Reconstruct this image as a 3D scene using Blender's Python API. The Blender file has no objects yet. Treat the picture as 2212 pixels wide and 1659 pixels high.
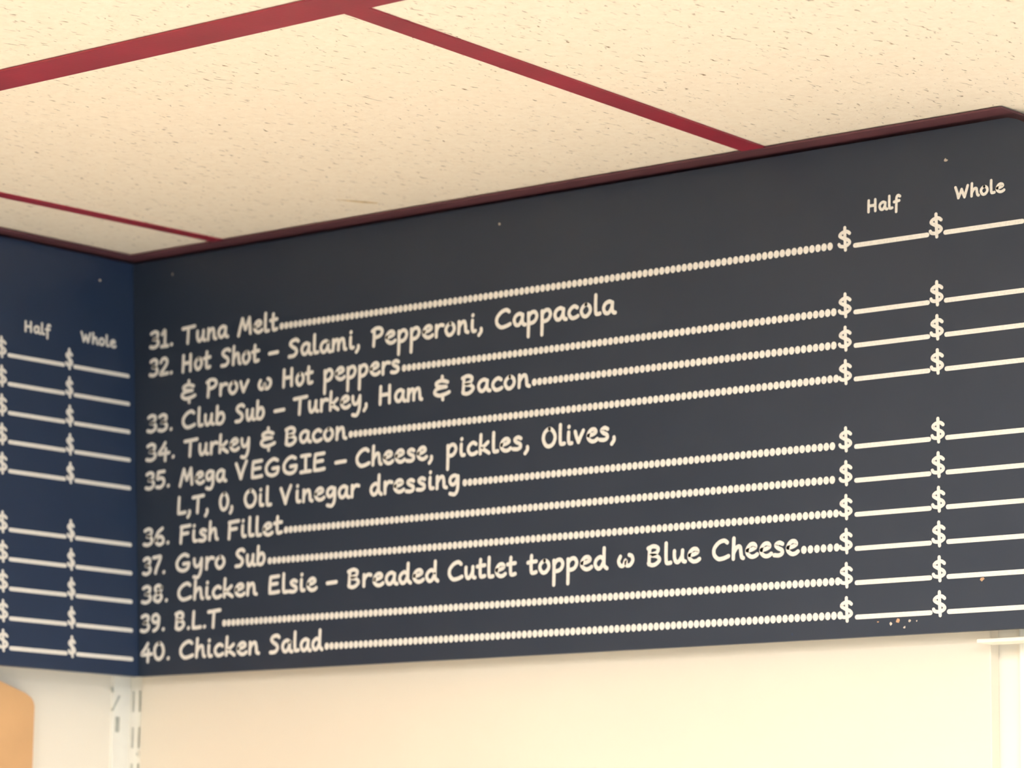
import bpy, math, random
from mathutils import Vector, Matrix

# ---------------------------------------------------------------- camera, world, light, exposure
S = bpy.context.scene
COL = S.collection
CAM_Z = 1.62
yaw, pitch, roll, fpx, cx, cy = 0.70435822, 0.15824712, 0.01117161, 7273.587, 2.33681156, -2.18616244
fw = Vector((-math.sin(yaw) * math.cos(pitch), math.cos(yaw) * math.cos(pitch), math.sin(pitch)))
rt = Vector((math.cos(yaw), math.sin(yaw), 0))
up = rt.cross(fw)
r2 = rt * math.cos(roll) + up * math.sin(roll)
u2 = -rt * math.sin(roll) + up * math.cos(roll)
cd = bpy.data.cameras.new('camera')
cam = bpy.data.objects.new('camera', cd)
COL.objects.link(cam)
M = Matrix((r2, u2, -fw)).transposed().to_4x4()
M.translation = Vector((cx, cy, CAM_Z))
cam.matrix_world = M
cd.sensor_width = 36
cd.lens = fpx / 2212 * 36
cd.clip_start = 0.05
cd.dof.use_dof = True
cd.dof.focus_distance = 2.5
cd.dof.aperture_fstop = 10
S.camera = cam

S.view_settings.view_transform = 'Standard'
S.view_settings.look = 'None'
S.view_settings.gamma = 1
S.view_settings.use_curve_mapping = False
S.view_settings.exposure = -0.2

w = bpy.data.worlds.new('world')
S.world = w
w.use_nodes = True
w.node_tree.nodes['Background'].inputs[0].default_value = (1, .86, .68, 1)
w.node_tree.nodes['Background'].inputs[1].default_value = 0.15
LIGHT_COL = (.98, 1.02, 1.10, 1)
LIGHT_POWER = 8.6
# added unseen blue area lamp, puts a cool haze on the boards
ad = bpy.data.lights.new('cool_fill_lamp', 'AREA')
ad.shape = 'RECTANGLE'; ad.size = 1.3; ad.size_y = 3.0
ad.color = (.42, .66, 1.0); ad.energy = 55
al = bpy.data.objects.new('cool_fill_lamp', ad)
COL.objects.link(al)
al.location = (5.17, -2.2, 1.35)
al.rotation_euler = (0, math.radians(90), 0)

# ---------------------------------------------------------------- helpers
def tagobj(o, label=None, cat=None, group=None, kind=None):
    if label: o['label'] = label
    if cat: o['category'] = cat
    if group: o['group'] = group
    if kind: o['kind'] = kind
    return o

def mesh_obj(name, verts, faces, mat, parent=None, loc=(0, 0, 0), smooth=False):
    me = bpy.data.meshes.new(name)
    L = Vector(loc)
    me.from_pydata([tuple(Vector(v) - L) for v in verts], [], faces)
    me.update()
    if mat: me.materials.append(mat)
    if smooth:
        for p in me.polygons: p.use_smooth = True
    o = bpy.data.objects.new(name, me)
    COL.objects.link(o)
    if parent is not None:
        o.parent = parent
        o.location = L - world_loc(parent)
    else:
        o.location = L
    return o

def world_loc(o):
    l = o.location.copy()
    while o.parent is not None:
        o = o.parent
        l += o.location
    return l

def empty(name, loc):
    o = bpy.data.objects.new(name, None)
    o.empty_display_size = .05
    COL.objects.link(o)
    o.location = loc
    return o

class MB:
    def __init__(self): self.v = []; self.f = []
    def add(self, vs, fs):
        n = len(self.v); self.v += [tuple(p) for p in vs]; self.f += [tuple(n + i for i in f) for f in fs]
    def box(self, x0, x1, y0, y1, z0, z1, bev=0.0):
        if bev <= 0:
            vs = [(x, y, z) for z in (z0, z1) for y in (y0, y1) for x in (x0, x1)]
            fs = [(0, 2, 3, 1), (4, 5, 7, 6), (0, 1, 5, 4), (2, 6, 7, 3), (0, 4, 6, 2), (1, 3, 7, 5)]
            self.add(vs, fs); return
        import bmesh
        bm = bmesh.new()
        g = bmesh.ops.create_cube(bm, size=1)
        for v in bm.verts:
            v.co = Vector(((x0 + x1) / 2 + v.co.x * (x1 - x0), (y0 + y1) / 2 + v.co.y * (y1 - y0), (z0 + z1) / 2 + v.co.z * (z1 - z0)))
        bmesh.ops.bevel(bm, geom=list(bm.edges), offset=bev, segments=2, affect='EDGES', profile=.5)
        bm.verts.index_update()
        self.add([v.co.copy() for v in bm.verts], [[v.index for v in f.verts] for f in bm.faces])
        bm.free()
    def prism(self, poly, fn, t):
        """poly in 2D, fn(u, v, h) -> 3D, from h=0 to h=-t"""
        n = len(poly)
        self.add([fn(u, v, 0) for u, v in poly] + [fn(u, v, -t) for u, v in poly],
                 [tuple(range(n)), tuple(range(2 * n - 1, n - 1, -1))] + [(i, i + n, (i + 1) % n + n, (i + 1) % n) for i in range(n)])
    def build(self, name, mat, parent=None, loc=None, smooth=False):
        if loc is None:
            xs = [p[0] for p in self.v]; ys = [p[1] for p in self.v]; zs = [p[2] for p in self.v]
            loc = ((min(xs) + max(xs)) / 2, (min(ys) + max(ys)) / 2, min(zs))
        return mesh_obj(name, self.v, self.f, mat, parent, loc, smooth)

def srgb(r, g, b):
    f = lambda c: (c / 255 / 12.92) if c / 255 <= .04045 else ((c / 255 + .055) / 1.055) ** 2.4
    return (f(r), f(g), f(b), 1)

def new_mat(name, col, rough=.6, spec=.5):
    m = bpy.data.materials.new(name)
    m.use_nodes = True
    b = m.node_tree.nodes['Principled BSDF']
    b.inputs['Base Color'].default_value = col
    b.inputs['Roughness'].default_value = rough
    b.inputs['Specular IOR Level'].default_value = spec
    return m, m.node_tree, b

def coords(nt, scale=(1, 1, 1), rot=(0, 0, 0)):
    g = nt.nodes.new('ShaderNodeNewGeometry')
    mp = nt.nodes.new('ShaderNodeMapping')
    mp.inputs['Scale'].default_value = scale
    mp.inputs['Rotation'].default_value = rot
    nt.links.new(g.outputs['Position'], mp.inputs['Vector'])
    return mp.outputs[0]

def noise(nt, vec, scale, detail=3, rough=.5):
    n = nt.nodes.new('ShaderNodeTexNoise')
    n.inputs['Scale'].default_value = scale
    n.inputs['Detail'].default_value = detail
    n.inputs['Roughness'].default_value = rough
    nt.links.new(vec, n.inputs['Vector'])
    return n.outputs['Fac']

def ramp(nt, fac, stops):
    r = nt.nodes.new('ShaderNodeValToRGB')
    e = r.color_ramp.elements
    while len(e) < len(stops): e.new(.5)
    for i, (p, c) in enumerate(stops):
        e[i].position = p; e[i].color = c
    nt.links.new(fac, r.inputs['Fac'])
    return r.outputs['Color']

def bump(nt, b, h, strength, dist):
    n = nt.nodes.new('ShaderNodeBump')
    n.inputs['Strength'].default_value = strength
    n.inputs['Distance'].default_value = dist
    nt.links.new(h, n.inputs['Height'])
    nt.links.new(n.outputs[0], b.inputs['Normal'])

def plain(name, rgb, rough=.6, spec=.5, var=.05, nscale=30, bmp=0, bscale=200):
    m, nt, b = new_mat(name, srgb(*rgb), rough, spec)
    lo = srgb(*[max(0, c * (1 - var)) for c in rgb]); hi = srgb(*[min(255, c * (1 + var)) for c in rgb])
    v = coords(nt)
    nt.links.new(ramp(nt, noise(nt, v, nscale), [(.3, lo), (.7, hi)]), b.inputs['Base Color'])
    if bmp: bump(nt, b, noise(nt, v, bscale, 4), bmp, .001)
    return m

# ---------------------------------------------------------------- materials
def tile_material():
    m, nt, b = new_mat('mineral_fibre_tile', srgb(238, 222, 192), .95, .2)
    v1 = coords(nt, (300, 62, 1), (0, 0, 0))
    # worm-like fissures running mostly along y, warped a little
    g = coords(nt, (1, 1, 1))
    def fissures(sx, sy, rot, lo, hi, seed):
        mp = nt.nodes.new('ShaderNodeMapping'); mp.inputs['Rotation'].default_value = (0, 0, rot)
        mp.inputs['Location'].default_value = (seed, seed * .7, 0)
        nt.links.new(g, mp.inputs['Vector'])
        wn = nt.nodes.new('ShaderNodeTexNoise'); wn.inputs['Scale'].default_value = 70; wn.inputs['Detail'].default_value = 2
        nt.links.new(mp.outputs[0], wn.inputs['Vector'])
        mx = nt.nodes.new('ShaderNodeVectorMath'); mx.operation = 'MULTIPLY_ADD'
        mx.inputs[1].default_value = (.009, .009, 0)
        nt.links.new(wn.outputs['Color'], mx.inputs[0]); nt.links.new(mp.outputs[0], mx.inputs[2])
        m2 = nt.nodes.new('ShaderNodeMapping'); m2.inputs['Scale'].default_value = (sx, sy, 1)
        nt.links.new(mx.outputs[0], m2.inputs['Vector'])
        n = noise(nt, m2.outputs[0], 1, 1.5)
        mr = nt.nodes.new('ShaderNodeMapRange'); mr.inputs[1].default_value = lo; mr.inputs[2].default_value = hi
        nt.links.new(n, mr.inputs[0])
        return mr.outputs[0]
    a = fissures(430, 85, .12, .665, .78, 0)
    c = fissures(400, 110, -.22, .69, .80, 3.1)
    mxx = nt.nodes.new('ShaderNodeMath'); mxx.operation = 'MAXIMUM'
    nt.links.new(a, mxx.inputs[0]); nt.links.new(c, mxx.inputs[1])
    mott = ramp(nt, noise(nt, g, 140, 5, .7), [(.3, srgb(247, 228, 201)), (.72, srgb(254, 238, 213))])
    mix = nt.nodes.new('ShaderNodeMix'); mix.data_type = 'RGBA'
    nt.links.new(mxx.outputs[0], mix.inputs['Factor'])
    nt.links.new(mott, mix.inputs['A'])
    mix.inputs['B'].default_value = srgb(146, 120, 90)
    nt.links.new(mix.outputs['Result'], b.inputs['Base Color'])
    sub = nt.nodes.new('ShaderNodeMath'); sub.operation = 'SUBTRACT'
    nt.links.new(noise(nt, g, 350, 3), sub.inputs[0]); nt.links.new(mxx.outputs[0], sub.inputs[1])
    bump(nt, b, sub.outputs[0], .25, .0012)
    return m

def board_material(name, rgb, rgb2):
    m, nt, b = new_mat(name, srgb(*rgb), .42, .5)
    v = coords(nt)
    nt.links.new(ramp(nt, noise(nt, v, 5, 4, .6), [(.3, srgb(*rgb)), (.7, srgb(*rgb2))]), b.inputs['Base Color'])
    nt.links.new(ramp(nt, noise(nt, v, 12, 4), [(.3, (.40,) * 3 + (1,)), (.7, (.55,) * 3 + (1,))]), b.inputs['Roughness'])
    bump(nt, b, noise(nt, v, 900, 2), .12, .0004)
    return m

M_tile = tile_material()
M_red = plain('red_painted_metal', (148, 33, 51), .38, .6, .07, 14, .1, 300)
M_dullred = plain('faded_maroon_metal', (96, 56, 60), .5, .4, .1, 9)
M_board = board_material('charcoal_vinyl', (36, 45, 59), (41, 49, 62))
M_board_blue = board_material('vinyl_blue_sheen_tint', (33, 49, 75), (38, 53, 77))  # blue daylight sheen painted into the base colour, fainter in the charcoal above
M_letter = plain('chalk_white_print', (236, 228, 214), .7, .3, .04, 600)
M_wall = plain('cream_wall_paint', (244, 233, 212), .55, .4, .012, 3, .08, 60)
M_gloss = plain('cream_wall_panel', (236, 222, 198), .38, .5, .012, 2.5)
M_white = plain('white_painted_metal', (252, 244, 227), .4, .5, .02, 40)
M_slot = plain('slot_shadow_metal', (188, 187, 170), .6, .3, .1, 80)
M_tan = plain('tan_laminate', (216, 168, 116), .55, .4, .04, 12, .1, 90)
M_plaster = plain('white_plaster', (240, 238, 232), .7, .3, .01, 3)
M_floor = plain('pale_floor', (226, 220, 208), .5, .4, .05, 6)
M_pane = new_mat('sky_blue_glass', srgb(150, 180, 215), .08, .6)[0]
M_scuff = plain('bare_scuff', (205, 190, 170), .8, .2, .15, 300)
M_scuff_tan = plain('bare_board_core', (190, 150, 115), .8, .2, .15, 300)
M_scratch = plain('yellowed_scratch', (222, 192, 142), .9, .2, .08, 200)
def emit_mat(name, col, power):
    m = bpy.data.materials.new(name); m.use_nodes = True
    nt = m.node_tree; nt.nodes.clear()
    o = nt.nodes.new('ShaderNodeOutputMaterial'); e = nt.nodes.new('ShaderNodeEmission')
    e.inputs[0].default_value = col; e.inputs[1].default_value = power
    nt.links.new(e.outputs[0], o.inputs[0]); return m
M_lamp = emit_mat('lit_diffuser', LIGHT_COL, LIGHT_POWER)
M_slotlamp = emit_mat('lit_slot', LIGHT_COL, LIGHT_POWER * 10)
M_slotlamp2 = emit_mat('lit_slot_side', LIGHT_COL, LIGHT_POWER * 38)

# ---------------------------------------------------------------- dimensions
ZT, ZB = 2.23963, 1.84291           # top and bottom of the menu boards
R0, PITCH, K = 2.15595, 0.0270226, 0.0604267
ZC = 2.2440                          # underside of the ceiling bars
XL, YB = -0.0226, 0.034              # left wall plane, back wall plane
XE = 0.985                           # outer end of the back wall
ROOM = (XL, 5.2, -5.6, 3.0)

# ---------------------------------------------------------------- structure
def struct_box(name, b, mat, parent=None, bev=0):
    m = MB(); m.box(*b, bev)
    o = m.build(name, mat, parent)
    if parent is None: o['kind'] = 'structure'
    return o

x0, x1, y0, y1 = ROOM
struct_box('floor', (x0 - .1, x1 + .1, y0 - .1, y1 + .1, -.1, 0), M_floor)
wall_left = struct_box('wall_left', (XL - .1, XL, y0, YB + .0, 0, 2.32), M_wall)
wall_back = struct_box('wall_back', (XL - .1, XE - .018, YB, YB + .12, 0, 2.32), M_wall)
struct_box('wall_far', (XE, x1, y1, y1 + .1, 0, 2.32), M_plaster)
struct_box('wall_right', (x1, x1 + .1, y0, y1, 0, 2.32), M_plaster)
struct_box('wall_front', (x0 - .1, x1 + .1, y0 - .1, y0, 0, 2.32), M_plaster)
struct_box('wall_side', (XE - .118, XE - .018, YB + .12, y1, 0, 2.32), M_plaster)

wf = MB()                             # unseen window added behind the blue fill lamp: frame and glass
for b in ((-3.75, -3.69, .65, 2.05), (-.71, -.65, .65, 2.05), (-2.23, -2.17, .65, 2.05), (-3.75, -.65, .65, .71), (-3.75, -.65, 1.99, 2.05)):
    wf.box(x1 - .03, x1, b[0], b[1], b[2], b[3])
win = wf.build('added_window_1', M_white); win['kind'] = 'structure'
m = MB(); m.box(x1 - .008, x1 - .002, -3.70, -.70, .70, 2.0); m.build('pane', M_pane, win)

# thin panel facing on the back wall, its right edge in shade, plus the bright strip and corner guard
PT = .012
m = MB(); m.box(.0048, .9455, YB - PT, YB, .9, 2.225, .0008); m.build('facing_panel', M_gloss, wall_back)
struct_box('trim_1', (XE - .020, XE + .012, YB - .004, YB + .12, 0, 2.235), M_white, bev=.002)

# ceiling: a plenum slab with the lay-in tiles and the red exposed grid as its pieces
m = MB(); m.box(x0 - .1, x1 + .1, y0 - .1, y1 + .1, 2.34, 2.40)
ceiling = m.build('ceiling', M_wall); ceiling['kind'] = 'structure'
BX = [0.1296, 0.747]                 # bar centre lines (x) where they meet the back wall
while BX[-1] < x1 - .1: BX.append(BX[-1] + .636)
AY = [-.5475]
while AY[-1] > y0 + .1: AY.append(AY[-1] - .66)
AYF = [.62, 1.24, 1.86, 2.48]
def bx_at(i, y):                     # the grid is a little out of square
    return BX[i] + (-.0635 if i else .034) * max(y, -1.2)

LAMPS = {(1, 3), (3, 3), (5, 1), (5, 3), (1, 5), (3, 5), (5, 5)}
xs_idx = [-1] + list(range(len(BX)))
def cell(i, j):
    """corner points of cell i (between bar i-1 and i), row j"""
    ya = -.0 if j == 0 else AY[j - 1]
    yb = AY[j] if j < len(AY) else y0
    fl = (lambda y: XL) if i == 0 else (lambda y: bx_at(i - 1, y))
    fr = (lambda y: bx_at(i, y)) if i < len(BX) else (lambda y: x1)
    if j == 0: ya = YB
    return [(fl(yb), yb), (fr(yb), yb), (fr(ya), ya), (fl(ya), ya)]
def tile(poly, zbot, name='ceiling_tile', mat=M_tile, parent=ceiling, t=.012):
    mb = MB(); mb.prism(poly, lambda u, v, h: (u, v, zbot - h), t)
    return mb.build(name, mat, parent, (sum(p[0] for p in poly) / len(poly), sum(p[1] for p in poly) / len(poly), zbot))
ZTILE = ZC + .0016
lamp_cells = []
for i in range(len(BX) + 1):
    for j in range(len(AY) + 1):
        c = cell(i, j)
        if abs(c[0][0] - c[1][0]) < .03: continue
        if (i, j) in LAMPS:
            lamp_cells.append(c); continue
        tile(c, ZTILE)
for j in range(5):                    # the ceiling carries on past the outer corner
    ya = ([YB] + AYF + [y1])[j]; yb = ([YB] + AYF + [y1])[j + 1]
    for i in range(2, len(BX) + 1):
        xl = XE - .02 if i == 2 else BX[i - 1]; xr = BX[i] if i < len(BX) else x1
        if xr - xl < .03: continue
        if (i, j) in {(3, 1), (5, 3)}:
            lamp_cells.append([(xl, ya), (xr, ya), (xr, yb), (xl, yb)]); continue
        tile([(xl, ya), (xr, ya), (xr, yb), (xl, yb)], ZTILE)

def bar(pa, pb, wd, name='grid_bar', z=ZC, web=True):
    a, b_ = Vector(pa), Vector(pb); d = (b_ - a).normalized(); n = Vector((-d.y, d.x)) * wd / 2
    mb = MB()
    poly = [a - n, b_ - n, b_ + n, a + n]
    mb.prism([(p.x, p.y) for p in poly], lambda u, v, h: (u, v, z - h), .0015)
    if web:
        n2 = n.normalized() * .0008
        poly = [a - n2, b_ - n2, b_ + n2, a + n2]
        mb.prism([(p.x, p.y) for p in poly], lambda u, v, h: (u, v, z + .0015 - h), .03)
    return mb.build(name, M_red, ceiling)
for i in range(len(BX)):
    wd = [.0130, .0225][i] if i < 2 else .024
    ye = YB if bx_at(i, 0) < XE else y1
    mid = -1.2
    bar((bx_at(i, mid), mid), (bx_at(i, ye) if ye == YB else BX[i], ye), wd)
    bar((bx_at(i, mid), y0), (bx_at(i, mid), mid), wd)
for j, y in enumerate(AY):
    bar((XL, y), (x1, y), .0395 if j == 0 else .024, z=ZC - .0004)
for y in AYF: bar((XE, y), (x1, y), .024, z=ZC - .0004)

# a yellowed scratch in the tile over the board
def strip_pts(pts, wds, fn):
    vs = []; 
    for k, (p, wd) in enumerate(zip(pts, wds)):
        q = pts[min(k + 1, len(pts) - 1)]; o = pts[max(k - 1, 0)]
        d = (Vector(q) - Vector(o)).normalized(); n = Vector((-d.y, d.x)) * wd / 2
        vs += [fn(p[0] - n.x, p[1] - n.y), fn(p[0] + n.x, p[1] + n.y)]
    return vs, [(2 * k, 2 * k + 2, 2 * k + 3, 2 * k + 1) for k in range(len(pts) - 1)]
vs, fs = strip_pts([(.339, -.078), (.3455, -.066), (.352, -.054), (.3585, -.044)], [.001, .005, .0075, .004], lambda x, y: (x, y, ZTILE - .0002))
o = mesh_obj('scratch', vs, fs, M_scratch, ceiling, (.35, -.06, ZTILE))

# wall angles: the red trims that run along the top of the boards
def angle(name, xa, xb, ya, yb, horizontal_z=ZC):
    mb = MB(); mb.box(xa, xb, ya, yb, horizontal_z - .0012, horizontal_z + .0004)
    o = mb.build(name, M_dullred); o['kind'] = 'structure'; return o
angle('trim_2', XL, XE, -.0165, YB, ZC + .0002)                      # over the back wall board
angle('trim_3', XL, .013, -3.6, -.0165, ZC + .0001)                   # over the left wall board
angle('trim_4', XE - .020, XE + .004, YB, y1, ZC + .0003).data.materials[0] = M_red   # turns the outer corner

# ---------------------------------------------------------------- menu boards
def fR(s, z, h=0.0): return (s, -h, z)
def fL(s, z, h=0.0):                     # left board hangs with its foot a little off the wall
    c = 1 / math.hypot(1, K)
    return (K * (ZT - z) + h * c, s, z + h * K * c)

boardR = empty('menu_board', (.5, 0, ZB))
tagobj(boardR, 'dark charcoal menu board listing items 31 to 40 in white handwriting on the back wall', 'menu board')
boardL = empty('menu_board', (K * (ZT - ZB), -.5, ZB))
tagobj(boardL, 'dark menu board at left with painted-in blue sheen, only dollar signs and price rules of its right end showing', 'menu board')
BT = .006
mb = MB()
poly = [(0, ZB), (1.003, ZB), (1.003, 2.2305), (.9945, 2.2338), (.9880, 2.2372), (.9800, ZT), (0, ZT)]
n = len(poly)
vsF = [fR(s, z, 0) for s, z in poly]
# left edge of this board meets the tilted face of the other one
poly2 = [(K * (ZT - ZB) - .002, ZB)] + poly[1:-1] + [(-.002, ZT)]
mb.add([fR(s, z, 0) for s, z in poly2] + [fR(s, z, -BT) for s, z in poly2],
       [tuple(range(n)), tuple(range(2 * n - 1, n - 1, -1))] + [(i + n, (i + 1) % n + n, (i + 1) % n, i) for i in range(n)])
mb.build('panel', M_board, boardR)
mb = MB()
poly = [(-1.05, ZB), (-.0005, ZB), (-.0005, ZT), (-1.05, ZT)]
mb.add([fL(s, z, 0) for s, z in poly] + [fL(s, z, -BT) for s, z in poly],
       [(0, 1, 2, 3), (7, 6, 5, 4), (0, 4, 5, 1), (1, 5, 6, 2), (2, 6, 7, 3), (3, 7, 4, 0)])
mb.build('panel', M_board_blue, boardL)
# little spacer blocks hold the boards off the walls
for s in (.12, .50, .88):
    m = MB(); m.box(s - .02, s + .02, BT, YB - PT, 1.95, 2.20); m.build('mounting_block', M_wall, boardR)
for s in (-.95, -.55, -.18):
    m = MB(); m.box(XL, K * (ZT - 2.215) - BT, s - .02, s + .02, 2.20, 2.225); m.build('mounting_block', M_wall, boardL)

# ---- handwriting: every glyph is a few pen strokes, in units of the capital height
def S_(t):
    return [[tuple(float(c) for c in p.split(',')) for p in st.split()] for st in t.split('|')]
G = {
 '0': (.66, '.33,1 .12,.82 .06,.5 .14,.14 .33,0 .52,.16 .6,.5 .52,.84 .33,1'),
 '1': (.5, '.1,.78 .28,1 .28,0|.06,0 .48,0'),
 '2': (.62, '.08,.78 .2,.97 .4,1 .53,.84 .5,.62 .3,.32 .06,.03 .34,.02 .6,.04'),
 '3': (.6, '.08,.9 .28,1 .48,.92 .5,.74 .38,.58 .2,.54 .42,.48 .55,.3 .48,.1 .26,0 .04,.06'),
 '4': (.68, '.42,1 .24,.66 .05,.34 .34,.33 .66,.35|.46,.62 .45,.3 .44,-.12'),
 '5': (.6, '.54,1 .14,.98|.14,.98 .12,.76 .1,.56 .34,.6 .52,.46 .5,.2 .3,.02 .05,.05'),
 '6': (.62, '.48,1 .22,.78 .08,.42 .14,.1 .34,0 .54,.12 .54,.36 .38,.5 .2,.44 .1,.28'),
 '7': (.6, '.05,.97 .3,.99 .56,1 .44,.62 .3,.3 .22,0'),
 '8': (.62, '.52,.86 .34,1 .14,.88 .18,.66 .42,.48 .54,.24 .36,0 .12,.1 .1,.3 .3,.5 .5,.7 .54,.88'),
 '9': (.6, '.52,.78 .36,.98 .14,.92 .08,.68 .22,.52 .42,.56 .52,.8|.52,.8 .5,.4 .38,.12 .18,0'),
 '.': (.26, '.12,.03 .14,.05'),
 ',': (.3, '.18,.1 .18,-.06 .06,-.26'),
 '-': (.62, '.04,.36 .3,.38 .58,.4'),
 '&': (.74, '.62,.8 .36,.92 .12,.8 .2,.6 .56,.53|.5,.54 .16,.46 .05,.24 .22,.06 .46,.08 .7,.2|.38,1.16 .38,.92|.4,.08 .42,-.2'),
 '$': (.62, '.56,.74 .42,.86 .2,.82 .08,.66 .24,.5 .48,.36 .56,.18 .36,.02 .12,.04 .04,.16|.32,1.1 .32,.84|.34,.04 .35,-.2|.32,.84 .34,.04'),
 'T': (.8, '.02,.93 .4,.96 .8,1|.4,.96 .38,.5 .36,-.02'),
 'M': (.9, '.02,-.04 .14,.5 .26,.98|.26,.98 .36,.6 .46,.3|.46,.3 .6,.66 .72,1|.72,1 .76,.5 .8,.02'),
 'H': (.8, '.1,1 .09,.5 .08,-.02|.62,1.02 .62,.5 .62,0|.09,.5 .34,.51 .62,.52'),
 'S': (.66, '.6,.9 .46,1 .22,.94 .12,.76 .26,.58 .46,.42 .5,.2 .34,.02 .06,.0'),
 'P': (.68, '.16,.96 .16,.5 .14,-.02|.05,.88 .26,1.02 .52,.98 .62,.78 .5,.56 .2,.46'),
 'C': (.84, '.74,.88 .58,1 .32,.9 .1,.6 .1,.26 .3,.02 .56,.04 .8,.14'),
 'V': (.8, '.06,.92 .2,.5 .34,.0|.34,0 .46,.5 .64,1.04'),
 'E': (.7, '.14,.96 .1,.5 .1,.02|.14,.96 .4,.98 .62,1|.12,.52 .34,.54 .54,.56|.1,.02 .36,.02 .64,.06'),
 'G': (.9, '.72,.9 .5,1 .24,.84 .08,.5 .16,.14 .44,.0 .7,.12 .78,.4|.46,.42 .78,.44'),
 'I': (.6, '.3,1 .3,.5 .3,.02|.06,.98 .3,1 .54,1|.04,0 .3,.02 .58,.03'),
 'L': (.64, '.12,1 .1,.5 .09,.02|.09,.02 .34,.02 .6,.05'),
 'O': (.76, '.38,1 .14,.82 .06,.46 .18,.1 .38,0 .6,.14 .7,.52 .58,.86 .38,1'),
 'F': (.68, '.14,.96 .12,.5 .1,-.04|.1,.94 .38,.97 .66,1|.12,.5 .34,.52 .54,.54'),
 'B': (.74, '.16,.96 .14,.5 .12,.04|.08,.92 .34,1.02 .56,.9 .5,.66 .2,.54 .5,.46 .64,.26 .48,.04 .26,-.02 .1,.1'),
 'W': (1.0, '.04,.98 .16,.5 .24,.02|.24,.02 .38,.4 .48,.74|.48,.74 .58,.36 .68,.02|.68,.02 .8,.5 .92,1'),
 'a': (.62, '.5,.58 .36,.68 .16,.58 .07,.32 .16,.06 .32,.04 .46,.26 .52,.56|.52,.6 .5,.26 .56,.04 .66,.0'),
 'b': (.6, '.12,1.1 .1,.5 .09,.04|.09,.3 .24,.62 .44,.64 .54,.36 .44,.08 .26,.0 .1,.1'),
 'c': (.54, '.5,.58 .34,.68 .14,.52 .08,.26 .22,.02 .4,.02 .54,.1'),
 'd': (.66, '.5,.5 .34,.66 .14,.52 .08,.26 .2,.03 .36,.08 .5,.4|.52,1.14 .51,.6 .52,.18 .66,.0'),
 'e': (.58, '.1,.36 .32,.4 .5,.52 .42,.68 .24,.66 .1,.44 .1,.2 .26,.02 .44,.02 .58,.12'),
 'f': (.46, '.5,.98 .36,1.08 .24,.9 .22,.4 .2,-.36|.04,.54 .24,.58 .44,.6'),
 'g': (.6, '.5,.58 .34,.68 .14,.58 .09,.34 .2,.16 .36,.22 .5,.52|.52,.62 .52,.2 .48,-.22 .34,-.42 .1,-.36'),
 'h': (.58, '.12,1.1 .1,.5 .09,.0|.09,.28 .26,.6 .42,.62 .46,.34 .5,.06 .58,.0'),
 'i': (.32, '.13,.66 .12,.3 .16,.04 .3,.03|.14,.96 .15,.98'),
 'k': (.58, '.12,1.08 .1,.5 .09,.0|.5,.62 .3,.42 .12,.3 .34,.16 .56,-.02'),
 'l': (.34, '.12,1.12 .11,.5 .13,.08 .22,.02 .34,.04'),
 'm': (.9, '.09,.66 .09,.3 .08,.0|.09,.3 .2,.58 .34,.64 .4,.4 .4,.02|.4,.3 .52,.6 .68,.64 .74,.36 .76,.06 .86,.0'),
 'n': (.6, '.1,.68 .1,.3 .09,.0|.09,.3 .24,.6 .4,.64 .46,.36 .48,.08 .6,.0'),
 'o': (.58, '.3,.68 .12,.52 .07,.28 .2,.02 .38,.04 .52,.28 .48,.56 .3,.68'),
 'p': (.6, '.1,.64 .11,.1 .1,-.72|.1,.4 .24,.64 .44,.66 .54,.42 .44,.14 .24,.04 .1,.1'),
 'r': (.46, '.1,.66 .1,.3 .1,.0|.1,.32 .2,.56 .34,.66 .48,.62'),
 's': (.5, '.44,.6 .28,.68 .12,.56 .22,.4 .4,.28 .42,.1 .26,.0 .04,.03'),
 't': (.46, '.2,1.0 .18,.5 .2,.08 .3,.02 .44,.06|.02,.62 .22,.65 .44,.67'),
 'u': (.6, '.08,.64 .08,.3 .16,.04 .3,.06 .44,.34 .47,.64|.47,.64 .46,.28 .5,.06 .6,.02'),
 'v': (.56, '.06,.64 .14,.32 .24,.02|.24,.02 .36,.34 .5,.66'),
 'w': (.78, '.14,.56 .06,.3 .14,.06 .28,.06 .38,.34 .42,.06 .58,.06 .7,.3 .66,.54 .54,.62'),
 'y': (.6, '.08,.66 .1,.38 .2,.2 .36,.26 .48,.52|.5,.66 .5,.2 .44,-.24 .3,-.48 .08,-.44'),
}
def smooth_stroke(pts, n=5):
    if len(pts) < 3: return pts
    closed = pts[0] == pts[-1]
    P = [pts[-2] if closed else pts[0]] + pts + [pts[1] if closed else pts[-1]]
    out = []
    for i in range(1, len(P) - 2):
        for k in range(n):
            t = k / n
            out.append(tuple(.5 * (2 * P[i][c] + (P[i + 1][c] - P[i - 1][c]) * t + (2 * P[i - 1][c] - 5 * P[i][c] + 4 * P[i + 1][c] - P[i + 2][c]) * t * t
                                   + (3 * P[i][c] - P[i - 1][c] - 3 * P[i + 1][c] + P[i + 2][c]) * t ** 3) for c in (0, 1)))
    out.append(pts[-1])
    return out

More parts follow.
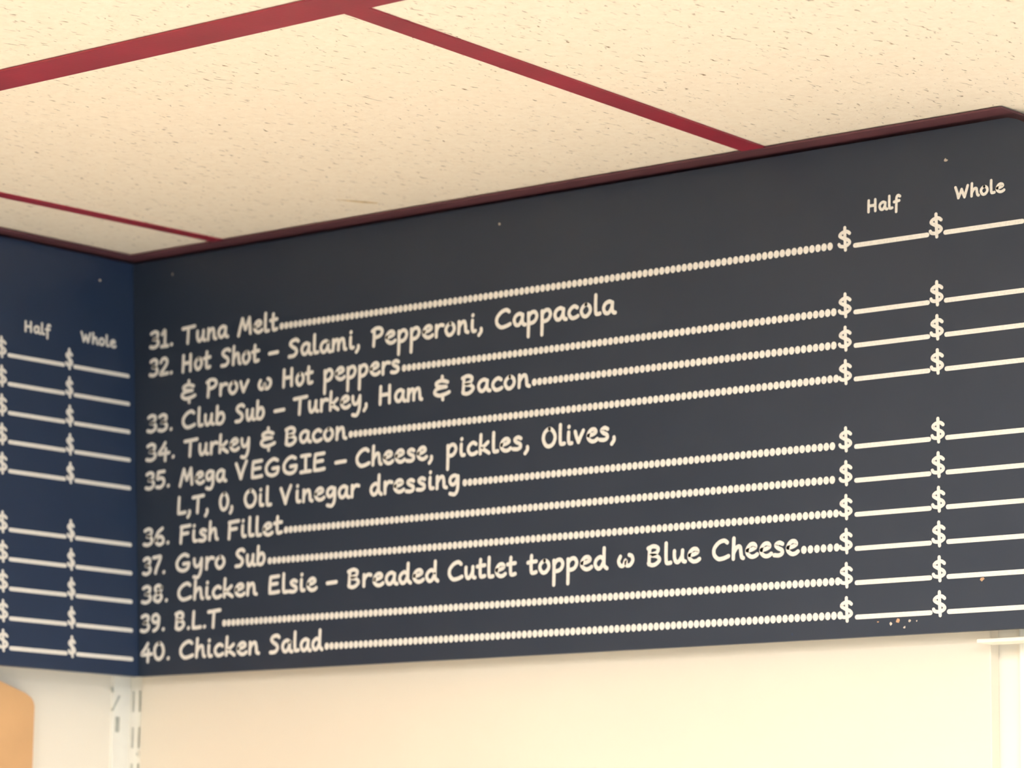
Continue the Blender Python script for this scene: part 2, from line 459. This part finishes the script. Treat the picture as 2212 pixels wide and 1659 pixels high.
LEV = [0]
def pen(mb, pts, wd, fn, h=.0003):
    """one flat pen stroke with round ends, laid on the board through fn(s, z, h)"""
    LEV[0] = (LEV[0] + 1) % 7
    h = h + LEV[0] * .00003
    P = [Vector(p) for p in pts]
    Q = [P[0]]
    for p in P[1:]:
        if (p - Q[-1]).length > 1e-5: Q.append(p)
    if len(Q) == 1: Q.append(Q[0] + Vector((1e-4, 0)))
    r = wd / 2; n = len(Q); L = []; R = []
    for i in range(n):
        d = (Q[min(i + 1, n - 1)] - Q[max(i - 1, 0)]).normalized(); nn = Vector((-d.y, d.x)) * r
        L.append(Q[i] + nn); R.append(Q[i] - nn)
    d0 = (Q[0] - Q[1]).normalized(); d1 = (Q[-1] - Q[-2]).normalized()
    def cap(c, d, k=5):
        a0 = math.atan2(d.y, d.x) + math.pi / 2
        return [c + Vector((math.cos(a0 - math.pi * j / k), math.sin(a0 - math.pi * j / k))) * r for j in range(1, k)]
    base = len(mb.v)
    vs = []
    for i in range(n): vs += [L[i], R[i]]
    fs = [(2 * i, 2 * i + 1, 2 * i + 3, 2 * i + 2) for i in range(n - 1)]
    c1 = cap(Q[-1], d1); k = len(vs); vs += c1
    fs.append(tuple([2 * n - 1] + list(range(k + len(c1) - 1, k - 1, -1)) + [2 * n - 2]))
    c0 = cap(Q[0], d0); k = len(vs); vs += c0
    fs.append(tuple([0] + list(range(k + len(c0) - 1, k - 1, -1)) + [1]))
    mb.add([fn(v.x, v.y, h) for v in vs], fs)

CAPH = .0150
STROKE = .0035
def text_width(t):
    return sum(G[c][0] + .10 for c in t) - .10
def write(mb, text, s0, s1, zbase, fn, cap=CAPH, stroke=STROKE, rnd=None):
    """fits the word between s0 and s1"""
    tw = text_width(text); k = (s1 - s0 - stroke * .9) / tw
    if text in ('-', '&', 'w'): pass
    x = s0 + stroke * .45
    for c in text:
        adv, st = G[c]
        jy = rnd.uniform(-.02, .02) if rnd else 0
        for pts in S_(st):
            sp = smooth_stroke(pts)
            pen(mb, [(x + px * k, zbase + (py + jy) * cap) for px, py in sp], stroke, fn)
        x += (adv + .10) * k

WORDS = {
 0: [('31.', 0.0248, 0.0602), ('Tuna', 0.0689, 0.1318), ('Melt', 0.1433, 0.1966)],
 1: [('32.', 0.0253, 0.0606), ('Hot', 0.0693, 0.1101), ('Shot', 0.1211, 0.1737), ('-', 0.1835, 0.1987), ('Salami,', 0.2084, 0.3017), ('Pepperoni,', 0.3116, 0.4475), ('Cappacola', 0.4578, 0.5935)],
 2: [('&', 0.0691, 0.092), ('Prov', 0.1023, 0.162), ('w', 0.1704, 0.1918), ('Hot', 0.2018, 0.2428), ('peppers', 0.2532, 0.3494)],
 3: [('33.', 0.0243, 0.0627), ('Club', 0.0714, 0.1315), ('Sub', 0.1418, 0.1826), ('-', 0.192, 0.2085), ('Turkey,', 0.2168, 0.3123), ('Ham', 0.3221, 0.3775), ('&', 0.3873, 0.4101), ('Bacon', 0.4192, 0.5005)],
 4: [('34.', 0.0239, 0.0668), ('Turkey', 0.0755, 0.1652), ('&', 0.1751, 0.1976), ('Bacon', 0.2058, 0.2861)],
 5: [('35.', 0.024, 0.061), ('Mega', 0.0706, 0.134), ('VEGGIE', 0.1434, 0.2612), ('-', 0.27, 0.2868), ('Cheese,', 0.2953, 0.3916), ('pickles,', 0.403, 0.5016), ('Olives,', 0.5124, 0.5963)],
 6: [('L,T,', 0.0683, 0.1131), ('O,', 0.124, 0.1452), ('Oil', 0.156, 0.1934), ('Vinegar', 0.2016, 0.3025), ('dressing', 0.3128, 0.4223)],
 7: [('36.', 0.0237, 0.0625), ('Fish', 0.0718, 0.1256), ('Fillet', 0.1353, 0.2083)],
 8: [('37.', 0.0239, 0.0579), ('Gyro', 0.0678, 0.1362), ('Sub', 0.1462, 0.188)],
 9: [('38.', 0.0234, 0.0627), ('Chicken', 0.0714, 0.1779), ('Elsie', 0.1894, 0.2529), ('-', 0.2624, 0.2783), ('Breaded', 0.2873, 0.3986), ('Cutlet', 0.4072, 0.4872), ('topped', 0.4975, 0.5873), ('w', 0.5952, 0.6165), ('Blue', 0.6258, 0.684), ('Cheese', 0.6939, 0.7824)],
 10: [('39.', 0.0232, 0.0594), ('B.L.T', 0.0687, 0.1312)],
 11: [('40.', 0.0243, 0.0673), ('Chicken', 0.0759, 0.1823), ('Salad', 0.1929, 0.2616)]}
DOTS = {0: (0.1978, 0.8158), 2: (0.3505, 0.8191), 3: (0.5015, 0.819), 4: (0.2873, 0.8211), 6: (0.4239, 0.8173), 7: (0.2089, 0.8171),
        8: (0.1892, 0.8205), 9: (0.7833, 0.8213), 10: (0.1326, 0.822), 11: (0.2627, 0.8241)}
rnd = random.Random(4)
for k, ws in WORDS.items():
    zb = R0 - k * PITCH - .0006
    for t, a, b_ in ws:
        mb = MB(); write(mb, t, a, b_, zb, fR, rnd=rnd)
        mb.build('lettering', M_letter, boardR, fR(a, zb))
def rule(board, fn, a, b_, z):
    mb = MB(); pen(mb, [(a + .002, z), (b_ - .002, z)], .0038, fn)
    mb.build('price_rule', M_letter, board, fn(a, z))
def dollar(board, fn, a, b_, z):
    mb = MB(); write(mb, '$', a + .0002, b_ - .0002, z + .0002, fn, cap=.0140, stroke=.0029)
    mb.build('dollar_sign', M_letter, board, fn(a, z))
def leader(board, fn, a, b_, z):
    mb = MB(); sp = .00585; n = int((b_ - a) / sp)
    sp = (b_ - a) / n
    for i in range(n):
        c = a + (i + .5) * sp
        vs = [fn(c + .0028 * math.cos(t * math.pi / 5) , z + .0033 * math.sin(t * math.pi / 5), .0003) for t in range(10)]
        mb.add(vs, [tuple(range(10))])
    o = mb.build('dot_leader', M_letter, board, fn(a, z)); o['kind'] = 'stuff'
for k, (a, b_) in DOTS.items():
    z = R0 - k * PITCH
    leader(boardR, fR, a, b_, z + .0021)
    dx = .0002 * k
    dollar(boardR, fR, .8194, .8347, z); rule(boardR, fR, .8351, .9077, z)
    dollar(boardR, fR, .9062, .9213, z); rule(boardR, fR, .9204, .9945, z)
for fn, board, za, ex in ((fR, boardR, R0 + .95 * PITCH, ((.8482, .8808), (.9306, .9775))), (fL, boardL, R0 - .05 * PITCH, ((-.1407, -.1075), (-.0704, -.0241)))):
    for t, (a, b_) in zip(('Half', 'Whole'), ex):
        mb = MB(); write(mb, t, a, b_, za, fn, cap=.0090, stroke=.0024)
        mb.build('column_heading', M_letter, board, fn(a, za))
for k in (1, 2, 3, 4, 5, 7, 8, 9, 10, 11):
    z = R0 - k * PITCH
    dollar(boardL, fL, -.1758, -.1606, z); rule(boardL, fL, -.1610, -.0900, z)
    dollar(boardL, fL, -.0905, -.0790, z); rule(boardL, fL, -.0798, -.0073, z)
    leader(boardL, fL, -.60, -.179, z + .0021)

# scuffs and chips in the vinyl
def scuff(board, fn, s, z, r, mat, seed, sx=1.0):
    rr = random.Random(seed); mb = MB()
    n = 7
    mb.add([fn(s + sx * r * rr.uniform(.5, 1.1) * math.cos(6.283 * i / n), z + r * rr.uniform(.4, 1.1) * math.sin(6.283 * i / n), .0004) for i in range(n)], [tuple(range(n))])
    mb.build('scuff', mat, board, fn(s, z))
scuff(boardR, fR, .463, 2.2205, .0017, M_scuff, 1)
scuff(boardR, fR, .9235, 2.2135, .0020, M_scuff, 2)
scuff(boardR, fR, .0545, 2.2237, .0020, M_scuff, 3, .5)
scuff(boardL, fL, -.044, 2.2170, .0018, M_scuff, 4)
for i, (s, z, r, mt) in enumerate([(.8690, 1.8520, .0016, M_scuff), (.8755, 1.8540, .0024, M_scuff_tan), (.8865, 1.8535, .0016, M_scuff),
                                   (.8815, 1.8485, .0015, M_scuff), (.8930, 1.8530, .0009, M_scuff), (.8570, 1.8540, .0010, M_scuff_tan)]):
    scuff(boardR, fR, s, z, r, mt, 10 + i)
scuff(boardR, fR, .9530, 1.8822, .0019, M_scuff_tan, 30, 1.3)
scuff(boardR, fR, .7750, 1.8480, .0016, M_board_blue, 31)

# ---------------------------------------------------------------- slotted shelf standards in the corner
def standard(label, fn, w0, w1, top, loc, style):
    """fn(u, h, z): u across the face, h away from the wall"""
    root = empty('shelf_standard', loc)
    tagobj(root, label, 'shelf standard')
    D = .003
    def bx(mb, ua, ub, ha, hb, za, zb):
        c = [fn(u, h, z) for z in (za, zb) for h in (ha, hb) for u in (ua, ub)]
        mb.add(c, [(0, 2, 3, 1), (4, 5, 7, 6), (0, 1, 5, 4), (2, 6, 7, 3), (0, 4, 6, 2), (1, 3, 7, 5)])
    W = w1 - w0
    body = MB()
    bx(body, w0, w0 + .0012, 0, D - .0012, .9, top); bx(body, w1 - .0012, w1, 0, D - .0012, .9, top)
    t = .0012
    cols = [(w0 + W * .24, w0 + W * .37), (w0 + W * .66, w0 + W * .79)]
    if style == 1: cols = [(w0 + W * .12, w0 + W * .40)]
    edges = [w0]
    for a, b_ in cols: edges += [a, b_]
    edges.append(w1)
    for i in range(0, len(edges), 2): bx(body, edges[i], edges[i + 1], D - t, D, .9, top)
    back = MB(); bx(back, w0 + .0012, w1 - .0012, .0002, .0010, .9, top)
    # bridges between the slots
    z = SLOT_TOP
    zs = []
    bx_from = top
    while z > .95:
        if style == 0:
            for a, b_ in cols: bx(body, a, b_, D - t, D, z, bx_from)
            bx_from = z - .0198
        zs.append(z); z -= .0343
    if style == 0:
        for a, b_ in cols: bx(body, a, b_, D - t, D, .9, bx_from)
    else:
        a, b_ = cols[0]
        segs = [(1.8075, 1.7930), ]
        zprev = top
        for hi, lo in segs:
            bx(body, a, b_, D - t, D, hi, zprev); zprev = lo
        bx(body, a, b_, D - t, D, .9, zprev)
    body.build('channel', M_white, root)
    back.build('channel_back', M_slot, root)
    return root
SLOT_TOP = 1.8325
st1 = standard('white shelf standard with paired slots, on the back wall in the corner',
         lambda u, h, z: (u, YB - h, z), XL + .0002, -.0006, 1.90, (-.012, YB, .9), 0)
st2 = standard('white shelf standard with wide opening and slanted cut, on the left wall',
         lambda u, h, z: (XL + h, u, z), YB - .0245, YB - .0032, 1.90, (XL, .015, .9), 1)
# screw in the paired-slot standard
def disc(mb, fn, r, h0, h1, n=14, ring=None):
    vs = [fn(0, 0, h1)] + [fn(r * .8 * math.cos(6.283 * i / n), r * .8 * math.sin(6.283 * i / n), h1) for i in range(n)] + [fn(r * math.cos(6.283 * i / n), r * math.sin(6.283 * i / n), h0) for i in range(n)]
    fs = [(0, 1 + i, 1 + (i + 1) % n) for i in range(n)] + [(1 + i, 1 + n + i, 1 + n + (i + 1) % n, 1 + (i + 1) % n) for i in range(n)]
    mb.add(vs, fs)
mb = MB(); disc(mb, lambda a, b_, h: (-.0085 + a, YB - .003 - h, 1.7725 + b_), .0042, 0, .0014)
sc = mb.build('screw', M_white, st1)
mb = MB(); mb.box(-.0078, -.0062, YB - .0048, YB - .0043, 1.7712, 1.7738); mb.build('screw_slot', M_slot, sc)
# slanted cut and the top notch of the other one: dark slits set into its face
def slit(pts, wd, name):
    vs, fs = strip_pts(pts, [wd] * len(pts), lambda y, z: (XL + .0032, y, z))
    mesh_obj(name, vs, fs, M_slot, st2, vs[0])
slit([(.0072, 1.8125), (.0165, 1.8275)], .0022, 'slanted_cut')
slit([(.0068, 1.8350), (.0076, 1.8300)], .0030, 'notch')

# ---------------------------------------------------------------- tan panel on the left wall
mb = MB()
poly = [(-.60, 1.20), (-.098, 1.20), (-.098, 1.8110), (-.0992, 1.8150), (-.1020, 1.8185), (-.1090, 1.8222), (-.1360, 1.8303), (-.165, 1.8390), (-.20, 1.8440), (-.60, 1.8440)]
mb.add([(XL + .012, y, z) for y, z in poly] + [(XL, y, z) for y, z in poly],
       [tuple(range(len(poly)))] + [(i + len(poly), (i + 1) % len(poly) + len(poly), (i + 1) % len(poly), i) for i in range(len(poly))])
tp = mb.build('wall_plaque', M_tan)
tagobj(tp, 'plain tan board with sloping rounded corner on left wall below the menu board', 'board')

# ledge strip and bracket tip under the right end of the board
mb = MB(); mb.box(.9470, .9900, -.0005, .0230, 1.8335, 1.8365, .0007)
o = mb.build('bracket_strip', M_tan.copy()); 
o.data.materials[0] = M_wall
tagobj(o, 'thin cream ledge strip under the right end of the charcoal menu board', 'bracket')

# ---------------------------------------------------------------- ceiling lights (outside the frame)
for (xa, xb, ya, yb), lab, pw in (((.60, 1.66, -1.30, -1.245), 'narrow linear ceiling light running parallel to the charcoal menu board', M_slotlamp),
                              ((2.50, 2.56, -2.90, -1.30), 'narrow linear ceiling light running parallel to the left wall', M_slotlamp2)):
    root = empty('linear_light', ((xa + xb) / 2, (ya + yb) / 2, ZTILE - .008)); tagobj(root, lab, 'ceiling light')
    m = MB(); m.box(xa, xb, ya, yb, ZTILE - .007, ZTILE - .002); m.build('diffuser', pw, root)
    m = MB()
    for q in ((xa - .012, xa, ya - .012, yb + .012), (xb, xb + .012, ya - .012, yb + .012), (xa, xb, ya - .012, ya), (xa, xb, yb, yb + .012)):
        m.box(q[0], q[1], q[2], q[3], ZTILE - .008, ZTILE - .0001)
    m.build('frame', M_white, root)
names = ['nearest the outer wall corner', 'in front of the charcoal board']
for idx, c in enumerate(lamp_cells):
    cxm = sum(p[0] for p in c) / 4; cym = sum(p[1] for p in c) / 4
    root = empty('ceiling_light', (cxm, cym, ZTILE))
    tagobj(root, 'lit ceiling panel light set in the red grid', 'ceiling light', 'recessed panel lights of the ceiling')
    tile([(cxm + (p[0] - cxm) * .97, cym + (p[1] - cym) * .97) for p in c], ZTILE + .004, 'diffuser', M_lamp, root, .004)
    fr = MB()
    for k in range(4):
        a, b_ = c[k], c[(k + 1) % 4]
        ai = (cxm + (a[0] - cxm) * .95, cym + (a[1] - cym) * .95); bi = (cxm + (b_[0] - cxm) * .95, cym + (b_[1] - cym) * .95)
        fr.prism([a, b_, bi, ai], lambda u, v, h: (u, v, ZTILE - h), .004)
    fr.build('frame', M_white, root)
